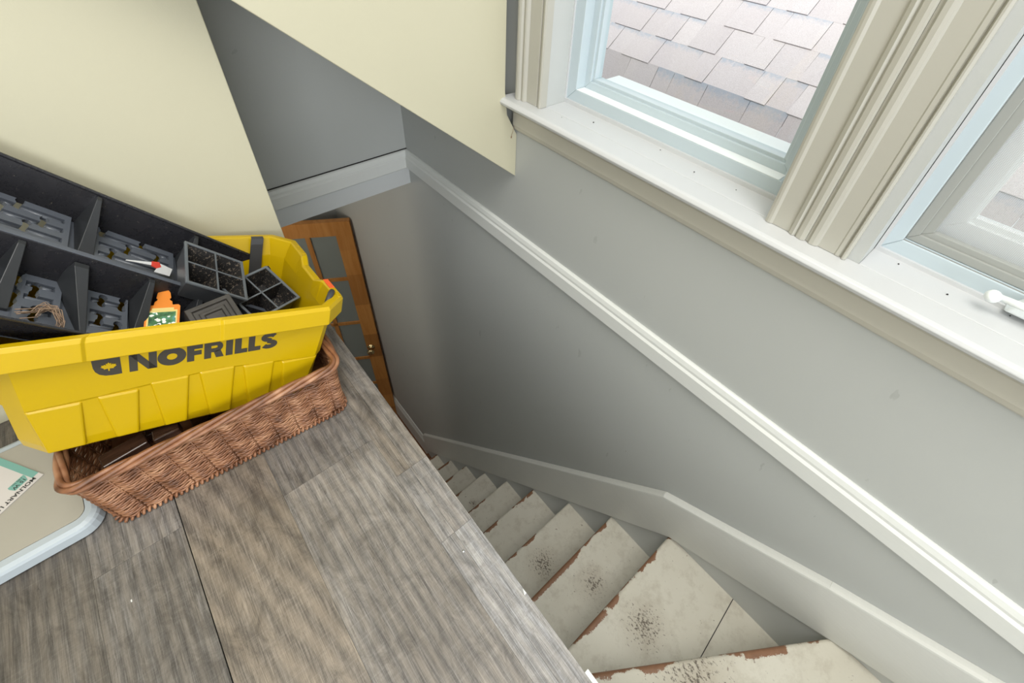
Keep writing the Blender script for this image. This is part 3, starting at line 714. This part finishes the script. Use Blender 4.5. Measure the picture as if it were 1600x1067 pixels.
# slot lips on the rim
def stadium(c, ax, ln, r, tr):
    c = Vector(c); ax = Vector(ax).normalized(); up = Vector((0, 0, 1)); sdw = up.cross(ax); pts = []
    for k in range(9): a = -PI / 2 + PI * k / 8; pts.append(c + ax * (ln / 2 + r * math.cos(a)) + sdw * r * math.sin(a))
    for k in range(9): a = PI / 2 + PI * k / 8; pts.append(c + ax * (-ln / 2 + r * math.cos(a)) + sdw * r * math.sin(a))
    sl2 = MB(); sl2.tube(pts, tr, 6, True); sl2.build('rim_slot_lip', 'yellow', crate, bf)
zt = CH + HR
stadium((.128, -.0115, zt - .0018), (1, 0, 0), .078, .0024, .0009); stadium((.205, -.0115, zt - .0018), (1, 0, 0), .035, .0024, .0009)
for yy, l_ in ((.215, .032), (.020, .014)): stadium((CL + .0135, yy, zt + .0002), (0, 1, 0), l_, .0030, .0009)
stadium((-.0135, .215, zt), (0, 1, 0), .032, .0030, .0009)
lb = MB(); lb.box(CL + .0085, CL + .0175, .046, .080, zt - .001, zt + .0008); tag(lb.build('rim_label', 'orange_label', crate, bf, bevel=.0005), 'orange plastic tab on the crate rim')
# folding handle: dark strap down the inside corner, bar end at the front
hs = MB()
sp = [(CL - .050, CW + .004, zt + .0025), (CL - .050, CW - .001, zt + .001), (CL - .052, CW - .005, zt - .01), (CL - .056, CW - .012, CH * .72), (CL - .060, CW - .020, CH * .40)]
for a, b in zip(sp, sp[1:]):
    pass
hs.loft([[(x - .011, y, z), (x + .011, y, z), (x + .011, y - .003, z - .0005), (x - .011, y - .003, z - .0005)] for x, y, z in sp], True, True, True)
hs.build('handle_strap', 'strap', crate, bf, bevel=.0008)
hs = MB(); hs.tube([(CL + .006, .030, zt + .001), (CL + .001, .022, zt + .002), (CL - .006, .012, zt - .004), (CL - .012, .006, zt - .018)], .0055, 10); hs.build('handle_end', 'strap', crate, bf)
# ---- printed lettering, in crate coordinates (x, z), height .0315
lg = MB(); LY = lambda z: CT * (1 - z / CH) - .0006
def flat(poly, holes=None, off=0.0):
    lg.add([(x, LY(z) - off, z) for x, z in poly], [tuple(range(len(poly)))])
z0_, z1_ = .1283, .1600
def quad(a, b, c, d): flat([a, b, c, d])
def R_(x0, x1, za, zb): quad((x0, za), (x1, za), (x1, zb), (x0, zb))
def arcband(cx, cz, rx, rz, ix, iz, a0, a1, n=18):
    for k in range(n):
        a = a0 + (a1 - a0) * k / n; b = a0 + (a1 - a0) * (k + 1) / n
        quad((cx + rx * math.cos(a), cz + rz * math.sin(a)), (cx + rx * math.cos(b), cz + rz * math.sin(b)), (cx + ix * math.cos(b), cz + iz * math.sin(b)), (cx + ix * math.cos(a), cz + iz * math.sin(a)))
hh = z1_ - z0_
# N
R_(.1130, .1222, z0_, z1_); R_(.1345, .1437, z0_, z1_); quad((.1130, z1_), (.1235, z1_), (.1437, z0_), (.1332, z0_))
# O
arcband(.1612, (z0_ + z1_) / 2, .0170, .0166, .0062, .0058, 0, 2 * PI, 30)
# F
R_(.1790, .1880, z0_, z1_); R_(.1880, .1985, z1_ - .0088, z1_); R_(.1880, .1972, z1_ - .0205, z1_ - .0120)
# R
R_(.2005, .2095, z0_, z1_); R_(.2095, .2150, z1_ - .0078, z1_); R_(.2095, .2150, z1_ - .0205, z1_ - .0130)
arcband(.2150, z1_ - .01025, .0100, .01025, .0030, .0027, -PI / 2, PI / 2, 12); quad((.2125, z1_ - .019), (.2215, z1_ - .0165), (.2262, z0_), (.2160, z0_))
# I
R_(.2288, .2382, z0_, z1_)
# L L
for x in (.2410, .2600): R_(x, x + .0092, z0_, z1_); R_(x + .0092, x + .0178, z0_, z0_ + .0085)
# S
def sband(pts, wdt):
    L0 = []
    for i, (x, z) in enumerate(pts):
        a = pts[max(i - 1, 0)]; b = pts[min(i + 1, len(pts) - 1)]; d = Vector((b[0] - a[0], b[1] - a[1])).normalized(); n = (-d[1], d[0]); L0.append(((x + n[0] * wdt / 2, z + n[1] * wdt / 2), (x - n[0] * wdt / 2, z - n[1] * wdt / 2)))
    for (a, b), (c, d) in zip(L0, L0[1:]): quad(a, b, d, c)
sx, sz = .2905, (z0_ + z1_) / 2
S = []
for k in range(13): a = math.radians(25 + 245 * k / 12); S.append((sx + .0085 * math.cos(a), sz + .0072 + .0051 * math.sin(a)))
for k in range(13): a = math.radians(90 - 245 * k / 12); S.append((sx + .0085 * math.cos(a), sz - .0072 + .0051 * math.sin(a)))
sband(S, .0082)
arcband(.3035, z1_ + .0002, .0012, .0012, .0001, .0001, 0, 2 * PI, 10)
# shield badge
bdg = [(.0748, .1600), (.1038, .1594), (.1052, .1285), (.0950, .1283), (.0880, .1292), (.0820, .1325), (.0780, .1380), (.0760, .1450)]
flat(bdg)
lg.build('printed_logo', 'print', crate, bf, fix=False)
lf_ = MB()
leaf = [(0, 1), (.14, .70), (.34, .80), (.26, .42), (.50, .62), (.58, .48), (.90, .50), (.78, .28), (.95, .16), (.55, -.18), (.60, -.34), (.10, -.26), (.07, -.75), (-.07, -.75), (-.10, -.26), (-.60, -.34), (-.55, -.18), (-.95, .16), (-.78, .28), (-.90, .50), (-.58, .48), (-.50, .62), (-.26, .42), (-.34, .80), (-.14, .70)]
cx_, cz_, sc2 = .0918, .1440, .0088
lf_.add([(cx_ + x * sc2, LY(cz_ + z * sc2) - .0006, cz_ + z * sc2) for x, z in leaf], [tuple(range(len(leaf)))])
tag(lf_.build('printed_leaf', 'yellow', crate, bf, fix=False), 'yellow maple leaf on the dark badge')

# ------------------------------------------------------------ black nursery tray leaning in the crate
tf = frame((-.6503, .7769, .1086), ((.6194, .2501, .7442), (-.0331, .9554, -.2935), (-.7844, .1571, .6001)))
tray = empty('plant_tray', tf)
tag(tray, 'large black plastic seedling tray leaning steeply out of the yellow crate', 'tray')
TW, TD, S0 = .142, .0506, -.60
def tl(off, n, s1=0.0):     # rounded loop of the tray outline, inset off
    x0, x1, y0, y1 = S0 + off, s1 - off, -TW + off, TW - off; r = max(.018 - off * .3, .006); P = []
    for cx, cy, a0 in ((x0 + r, y0 + r, PI), (x1 - r, y0 + r, 1.5 * PI), (x1 - r, y1 - r, 0), (x0 + r, y1 - r, .5 * PI)):
        for k in range(6): a = a0 + k * PI / 10; P.append((cx + r * math.cos(a), cy + r * math.sin(a), n))
    return P
tb = MB(); ZB = -TD - .006
tb.loft([tl(.0200, ZB), tl(.0020, -.004), tl(-.0008, -.003), tl(-.0012, 0.0), tl(.0012, .0004), tl(.0030, -.0015), tl(.0030, -.004), tl(.0212, ZB)], True, False, False)
tb.build('tray_wall', 'tray', tray, tf)
dv = MB()   # long central divider
dv.prism([(S0 + .01, -.0205, ZB), (S0 + .01, -.0040, -.0055), (S0 + .01, -.0032, -.0040), (S0 + .01, .0032, -.0040), (S0 + .01, .0040, -.0055), (S0 + .01, .0190, ZB)], (-S0 - .022, 0, 0)); dv.build('tray_divider', 'tray', tray, tf)
# gussets
def gusset(s, t0, n0, t1, w0, w1_, ds=0.0):
    """web from a wall down to the floor: crest half-width w0 at the wall, w1_ at the floor"""
    mb = MB(); tm = t0 + (t1 - t0) * .08
    vs = [(s - w0, t0, n0), (s + w0, t0, n0), (s - w0, tm, n0 - .001), (s + w0, tm, n0 - .001), (s + ds - w1_, t1, -TD - .001), (s + ds + w1_, t1, -TD - .001),
          (s - w0 - .005, t0, ZB), (s + w0 + .005, t0, ZB), (s + ds - w1_ - .001, t1, ZB), (s + ds + w1_ + .001, t1, ZB)]
    mb.add(vs, [(0, 1, 3, 2), (2, 3, 5, 4), (0, 2, 4, 8, 6), (1, 7, 9, 5, 3), (4, 5, 9, 8), (0, 6, 7, 1), (6, 8, 9, 7)])
    mb.build('tray_gusset', 'tray_mid', tray, tf, bevel=.0008)
for s in (-.487, -.340, -.19, -.04): gusset(s, TW - .005, -.0035, .050, .0035, .0105, .010)
for s in (-.487, -.4150, -.262, -.187, -.112, -.037): gusset(s, -.005, -.007, -.084, .0040, .0085, .006)
gusset(-.349, -.010, -.012, -.100, .0085, .0035, .026)
cs = MB(); cs.box(S0 + .012, -.014, -.0036, .0036, -.0042, -.0030); cs.build('divider_highlight', 'tray_floor', tray, tf, bevel=.0005)  # highlight along the divider top, put in as a paler strip
# floor with dog-bone drain holes
fm = MB(); fm.box(S0 + .02, -.019, -TW + .0195, TW - .0195, ZB - .0015, ZB)
pads = [(-.555, -.510), (-.478, -.425)]
up_pads = [(-.478, -.3525), (-.3225, -.203), (-.175, -.055)]
lo_pads = [(-.470, -.427), (-.397, -.3515), (-.326, -.2715), (-.248, -.197), (-.172, -.122), (-.097, -.047)]
pf = MB()
def rect_loop(s0, s1, t0, t1, n, r=.003): return [(s0 + r, t0, n), (s1 - r, t0, n), (s1, t0 + r, n), (s1, t1 - r, n), (s1 - r, t1, n), (s0 + r, t1, n), (s0, t1 - r, n), (s0, t0 + r, n)]
holes = [(-.413, .1129, .9), (-.3836, .0914, .9), (-.4016, .0726, 1.3), (-.431, .0941, 1), (-.3107, .1157, .8), (-.2736, .0941, 1), (-.2528, .1219, .8), (-.2284, .0982, 1), (-.2960, .0720, 1.1),
         (-.3988, -.0622, 1), (-.3979, -.0246, 1.2), (-.3789, -.0425, 1), (-.376, -.083, 1), (-.3044, -.0327, .7), (-.2788, -.0310, 1), (-.3052, -.0660, 1), (-.2841, -.0771, .8)]
def slotted_pad(s0, s1, t0, t1, nr=4):
    """raised pad with nr lengthwise slots, a low rounded rib lying in each slot"""
    sw_ = .0092; bar = (t1 - t0 - nr * sw_) / (nr + 1); e = .0075
    pf.box(s0, s0 + e, t0, t1, ZB - .0005, -TD); pf.box(s1 - e, s1, t0, t1, ZB - .0005, -TD)
    for k in range(nr + 1):
        ta = t0 + k * (bar + sw_); pf.box(s0 + e * .5, s1 - e * .5, ta, ta + bar, ZB - .0005, -TD + (.0001 if k % 2 else .00005))
    for k in range(nr):
        t = t0 + bar + sw_ / 2 + k * (bar + sw_); a, b = s0 + e + .0005, s1 - e - .0005; loops = []
        for x, sc_ in ((a, .05), (a + .001, .6), (a + .0035, 1), (b - .0035, 1), (b - .001, .6), (b, .05)):
            loops.append([(x, t + .0034 * sc_ * math.cos(PI * j / 8), ZB + .0010 + .0042 * sc_ * math.sin(PI * j / 8)) for j in range(9)] + [(x, t, ZB - .001)])
        pf.loft(loops, True, True, True, True)
for s0, s1 in up_pads: slotted_pad(s0, s1, .028, .1235)
for s0, s1 in lo_pads: slotted_pad(s0, s1, -.1205, -.0165)
fl_o = fm.build('tray_floor', 'tray_floor', tray, tf); pf_o = pf.build('tray_floor_ribs', 'tray_floor', tray, tf)
hc = MB()
for s, t, k in holes:
    an = math.radians(84)
    ca, sa = math.cos(an), math.sin(an); hl_ = .0078 * (.8 if k < 1 else 1.0)
    P_ = []
    for q in range(10): a = -2.5 + 5.0 * q / 9; P_.append((hl_ + .0060 * math.cos(a), .0058 * math.sin(a)))
    for q in range(10): a = PI - 2.5 + 5.0 * q / 9; P_.append((-hl_ + .0060 * math.cos(a), .0056 * math.sin(a)))
    hc.prism([(s + x * ca - y * sa, t + x * sa + y * ca, -TD - .012) for x, y in P_], (0, 0, .022))
cut = hc.build('cutter', 'tray', None, tf)
for o in (fl_o, pf_o):
    md = o.modifiers.new('b', 'BOOLEAN'); md.object = cut; md.solver = 'EXACT'; md.operation = 'DIFFERENCE'; md.use_self = True
bpy.context.view_layer.update(); dg = bpy.context.evaluated_depsgraph_get()
for o in (fl_o, pf_o):
    me = bpy.data.meshes.new_from_object(o.evaluated_get(dg)); o.modifiers.clear(); o.data = me
bpy.data.objects.remove(cut, do_unlink=True)
# dried roots in a lower cell
rt = MB(); rq = random.Random(5)
base_pts = [(-.3967, -.0966), (-.3817, -.0920), (-.3768, -.0828), (-.3679, -.0751), (-.359, -.0784), (-.353, -.094), (-.3524, -.1053)]
for k in range(26):
    o1 = (rq.uniform(-.005, .005), rq.uniform(-.004, .004)); a = rq.randint(0, 3); b = rq.randint(a + 2, 6)
    rt.tube([(x + o1[0] + rq.uniform(-.002, .002), y + o1[1] + rq.uniform(-.002, .002), -.041 + rq.uniform(-.004, .004)) for x, y in base_pts[a:b + 1]], rq.uniform(.0003, .0007), 4)
tag(rt.build('dried_roots', 'root', None, tf), 'curl of dried brown roots lying in a lower cell of the black tray', 'roots', kind='stuff')

# ------------------------------------------------------------ plant pots (2 x 2 cell packs)
def cell_pot(name, mw, a, depth, label, mat='pot', group=None):
    r = empty(name, mw); tag(r, label, 'plant pot', group); h = a / 2; q = .0035; bt = .80
    def sq(e, n): return [(-e, -e, n), (e, -e, n), (e, e, n), (-e, e, n)]
    sh = MB(); sh.loft([sq(h * bt, -depth), sq(h - .002, -.0042)], True, True, False); sh.build('pot_wall', mat, r, mw)
    sh = MB(); sh.loft([sq(h - .002, -.004), sq(h, -.004), sq(h, 0), sq(h - .0042, 0), sq(h - .0045, -.002)], True, False, False); sh.build('pot_rim', mat + '_edge', r, mw, bevel=.0006)
    sh = MB(); sh.loft([sq(h - .0045, -.002), sq((h - .0045) * bt, -depth + .002)], True, False, True); sh.build('pot_lining', 'soil', r, mw)
    for fl2 in (0, 1):
        ds = MB(); P4 = [(-h + .003, -.0013), (h - .003, -.0013), ((h - .004) * bt, -depth + .002), (-(h - .004) * bt, -depth + .002)]
        ds.prism([((x, -.0013, n) if not fl2 else (-.0013, x, n)) for x, n in P4], (0, .0026, 0) if not fl2 else (.0026, 0, 0)); dvp = ds.build('pot_divider', 'soil', r, mw)
        ds = MB(); x0, x1 = -h + .004, h - .004
        if fl2: ds.box(-.0014, .0014, x0, x1, -.0013, -.0004)
        else: ds.box(x0, x1, -.0014, .0014, -.0013, -.0004)
        ds.build('divider_edge', mat + '_edge', dvp, mw)
    so = MB(); e = (h - .0045) * .83
    for sx_, sy_ in ((-1, -1), (1, -1), (1, 1), (-1, 1)):
        c_ = Vector((sx_ * h * .45, sy_ * h * .45)); g = h * .36
        so.loft([[(c_[0] - g * k, c_[1] - g * k, n), (c_[0] + g * k, c_[1] - g * k, n), (c_[0] + g * k, c_[1] + g * k, n), (c_[0] - g * k, c_[1] + g * k, n)] for k, n in ((1.0, -depth + .0025), (.95, -depth + .006))], True, True, True)
    so.build('dry_soil', 'soil', r, mw)
    return r
Cc = Vector((-.75, 0, .84))
def nearer(o, k): return Cc + (Vector(o) - Cc) * k
RA = ((.6478, .2432, .722), (-.0809, .9643, -.2522), (-.7575, .1049, .6443))
cell_pot('cell_pot', frame(nearer((-.7349, .839, .2427), .955), RA), .1061 * .955, .042, 'square four-cell black pot lying on the divider of the big tray', group='four-cell pots')
RB = ((.2541, .9203, .2973), (-.8836, .3459, -.3155), (-.3933, -.1825, .9011))
cell_pot('cell_pot', frame(nearer((-.687, .7975, .1912), .985), RB), .0956 * .985, .045, 'turned four-cell black pot nearest the right end of the crate', group='four-cell pots')
# weathered pot upside down near the front rim
wp = frame((-.768, .700, .258), RB) @ Matrix.Rotation(math.radians(-12), 4, 'Z') @ Matrix.Rotation(math.radians(12), 4, 'X')
r = empty('square_pot', wp); tag(r, 'weathered gray-brown square pot lying base up behind the crate front rim', 'plant pot')
mb = MB(); sq = lambda e, n: [(-e, -e, n), (e, -e, n), (e, e, n), (-e, e, n)]
mb.loft([sq(.040, -.05), sq(.033, 0), sq(.026, .0005), sq(.025, -.004), sq(.019, -.004), sq(.018, -.001), sq(.013, -.001), sq(.012, -.005)], True, False, True); mb.build('pot_base', 'old_pot', r, wp, bevel=.001)

# ------------------------------------------------------------ plant tags
RT = ((.9235, .3308, .1942), (-.2688, .9193, -.2874), (-.2736, .2132, .9379))
tm_ = frame(nearer((-.8346, .7727, .2433), .955), RT); k = .955
lbl = empty('plant_label', tm_); tag(lbl, 'orange plant label with a white flower picture standing in the black tray', 'plant label')
tp = [(-.0229, -.060), (.0229, -.060), (.0229, .019), (.0205, .0222), (.0125, .0222), (.0115, .029), (.0085, .032), (.0080, .0345), (.0098, .0365), (.0085, .047), (.0050, .054), (0, .0555), (-.0050, .054), (-.0088, .047), (-.0100, .0365), (-.0082, .0345), (-.0087, .032), (-.0118, .029), (-.0127, .0222), (-.0207, .0222), (-.0229, .019)]
mb = MB(); mb.prism([(x * k, y * k, -.0006) for x, y in tp], (0, 0, .0012)); tbd = mb.build('tag_body', 'orange_tag', lbl, tm_)
mb = MB(); mb.box(-.0200 * k, .0195 * k, -.058 * k, .0115 * k, .0007, .0009); mb.box(-.0145 * k, .0145 * k, .0110 * k, .0160 * k, .0007, .0009); mb.build('label_border', 'label_yellow', tbd, tm_)
mb = MB(); mb.box(-.0178 * k, .0175 * k, -.045 * k, .0075 * k, .0010, .0012); mb.build('flower_picture', 'flowers', tbd, tm_)
# thin white tag with red collar
wt = empty('plant_tag', tf); tag(wt, 'thin white plant tag with a red collar lying in an upper cell of the tray', 'plant tag')
zt2 = -.036
mb = MB(); mb.prism([(-.2835, .0530, zt2 - .003), (-.2830, .0550, zt2 - .003), (-.2470, .0650, zt2), (-.2450, .0585, zt2)], (0, 0, .001)); mb.build('tag_stick', 'white_tag', wt, tf)
mb = MB(); mb.prism([(-.2480, .0560, zt2), (-.2475, .0665, zt2), (-.2360, .0700, zt2), (-.2330, .0600, zt2), (-.2395, .0540, zt2)], (0, 0, .0016)); mb.build('tag_collar', 'red', wt, tf)
mb = MB(); mb.prism([(-.2400, .0540, zt2 + .0002), (-.2350, .0680, zt2 + .0002), (-.2150, .0640, zt2 + .0002), (-.2200, .0450, zt2 + .0002), (-.2440, .0440, zt2 + .0002)], (0, 0, .001)); mb.build('tag_card', 'white_tag', wt, tf)

# ------------------------------------------------------------ white board and lamp card at the left
lm = Matrix.Identity(4)
def rr_loop(x0, x1, y0, y1, r, z, n=7):
    P = []
    for cx, cy, a0 in ((x0 + r, y0 + r, PI), (x1 - r, y0 + r, 1.5 * PI), (x1 - r, y1 - r, 0), (x0 + r, y1 - r, .5 * PI)):
        for k in range(n): a = a0 + k * PI / 2 / (n - 1); P.append((cx + r * math.cos(a), cy + r * math.sin(a), z))
    return P
lid = empty('plastic_lid', Matrix.Translation((-1.45, .76, 0))); tag(lid, 'off-white plastic lid with pale rounded rim flat on the floor', 'lid')
X0, X1, Y0_, Y1_ = -1.95, -1.0335, .634, .878
mb = MB(); mb.loft([rr_loop(X0 + .004, X1 - .004, Y0_ + .004, Y1_ - .004, .026, .001), rr_loop(X0, X1, Y0_, Y1_, .030, .006), rr_loop(X0, X1, Y0_, Y1_, .030, .022), rr_loop(X0 + .002, X1 - .002, Y0_ + .002, Y1_ - .002, .028, .027), rr_loop(X0 + .008, X1 - .008, Y0_ + .008, Y1_ - .008, .024, .030), rr_loop(X0 + .016, X1 - .016, Y0_ + .019, Y1_ - .016, .016, .030)], True, True, False)
mb.build('lid_rim', 'lid_rim', lid, lm)
mb = MB(); mb.loft([rr_loop(X0 + .016, X1 - .016, Y0_ + .019, Y1_ - .016, .016, .022), rr_loop(X0 + .0168, X1 - .0168, Y0_ + .0198, Y1_ - .0168, .0155, .0305)], True, True, True); mb.build('lid_panel', 'lid', lid, lm)
# card: corner at (-1.0917,.7707); teal edge runs to (-1.1414,.8868); black text edge runs to (-1.147,.7352)
ex_ = Vector((-.0553, -.0355, 0)).normalized()      # along the text edge, away from the corner
ey_ = Vector((-.0497, .1161, 0)).normalized(); ey_ = (ey_ - ex_ * ex_.dot(ey_)).normalized()
cm = Matrix(((ex_[0], -ey_[0], 0, -1.0917), (ex_[1], -ey_[1], 0, .7707), (0, 0, 1, .0312), (0, 0, 0, 1)))
card = empty('printed_card', cm); tag(card, 'white and teal printed card lying on the off-white lid', 'card')
mb = MB(); mb.box(0, .20, -.135, 0, 0, .0012); csh = mb.build('card_sheet', 'card', card, cm)
mb = MB(); mb.box(0, .010, -.135, -.0105, .0012, .0014); mb.prism([(.0105, -.0245, .0012), (.0140, -.0145, .0012), (.0330, -.0145, .0012), (.0350, -.0250, .0012), (.0340, -.0290, .0012), (.0105, -.0290, .0012)], (0, 0, .0002)); mb.build('teal_print', 'teal', csh, cm)
def text(s, size, x, y, name, mat='ink', off=.0):
    c = bpy.data.curves.new(name, 'FONT'); c.body = s; c.size = size; c.offset = off; c.align_x = 'LEFT'
    t_ = bpy.data.objects.new('t', c); COL.objects.link(t_); bpy.context.view_layer.update()
    me = bpy.data.meshes.new_from_object(t_.evaluated_get(bpy.context.evaluated_depsgraph_get())); bpy.data.objects.remove(t_, do_unlink=True)
    me.materials.clear(); me.materials.append(M[mat]); o = bpy.data.objects.new(name, me); COL.objects.link(o); o.parent = csh
    o.matrix_world = cm @ Matrix.Translation((x, y, .0016)); return o
text('MOLNART LED', .0096, .008, -.0100, 'printed_name', off=.00022)
text('15 W', .0082, .0135, -.0220, 'printed_wattage', off=.0002)
text('140 lm', .0058, .0135, -.0278, 'printed_lumens')

# ------------------------------------------------------------ bits on the floor
mb = MB(); mb.lathe([(0, 0), (.0021, 0), (.0022, .0004), (.0016, .0009), (0, .001)], (-.6235, .2374, 0), (0, 0, 1), 12); tag(mb.build('screw_head', 'steel'), 'small bright screw head in the gray plank near the floor edge', 'screw')
mb = MB(); mb.prism([(-.5865, .131, 0), (-.5845, .136, 0), (-.5838, .128, 0), (-.588, .1275, 0)], (0, 0, .002)); tag(mb.build('plaster_crumb', 'white_trim'), 'tiny white plaster crumb at the edge of the plank floor', 'crumb')
mb = MB(); mb.box(-1.0300, -1.0285, .4930, .4965, 0, .0008); tag(mb.build('paint_chip', 'white_trim'), 'tiny pale paint chip on the dark plank below the white lid', 'chip')
# cobweb with a dead bug under the sill horn
mb = MB(); mb.tube([(-.010, .8610, .335), (-.014, .8600, .318), (-.020, .8590, .306), (-.0205, .8595, .300)], .0004, 4); mb.lathe([(0, -.003), (.0018, -.001), (.0014, .002), (0, .0032)], (-.0205, .8597, .299), (.3, 0, 1), 7)
tag(mb.build('cobweb_strand', 'root'), 'short cobweb strand with a dead bug under the window sill end', 'cobweb')
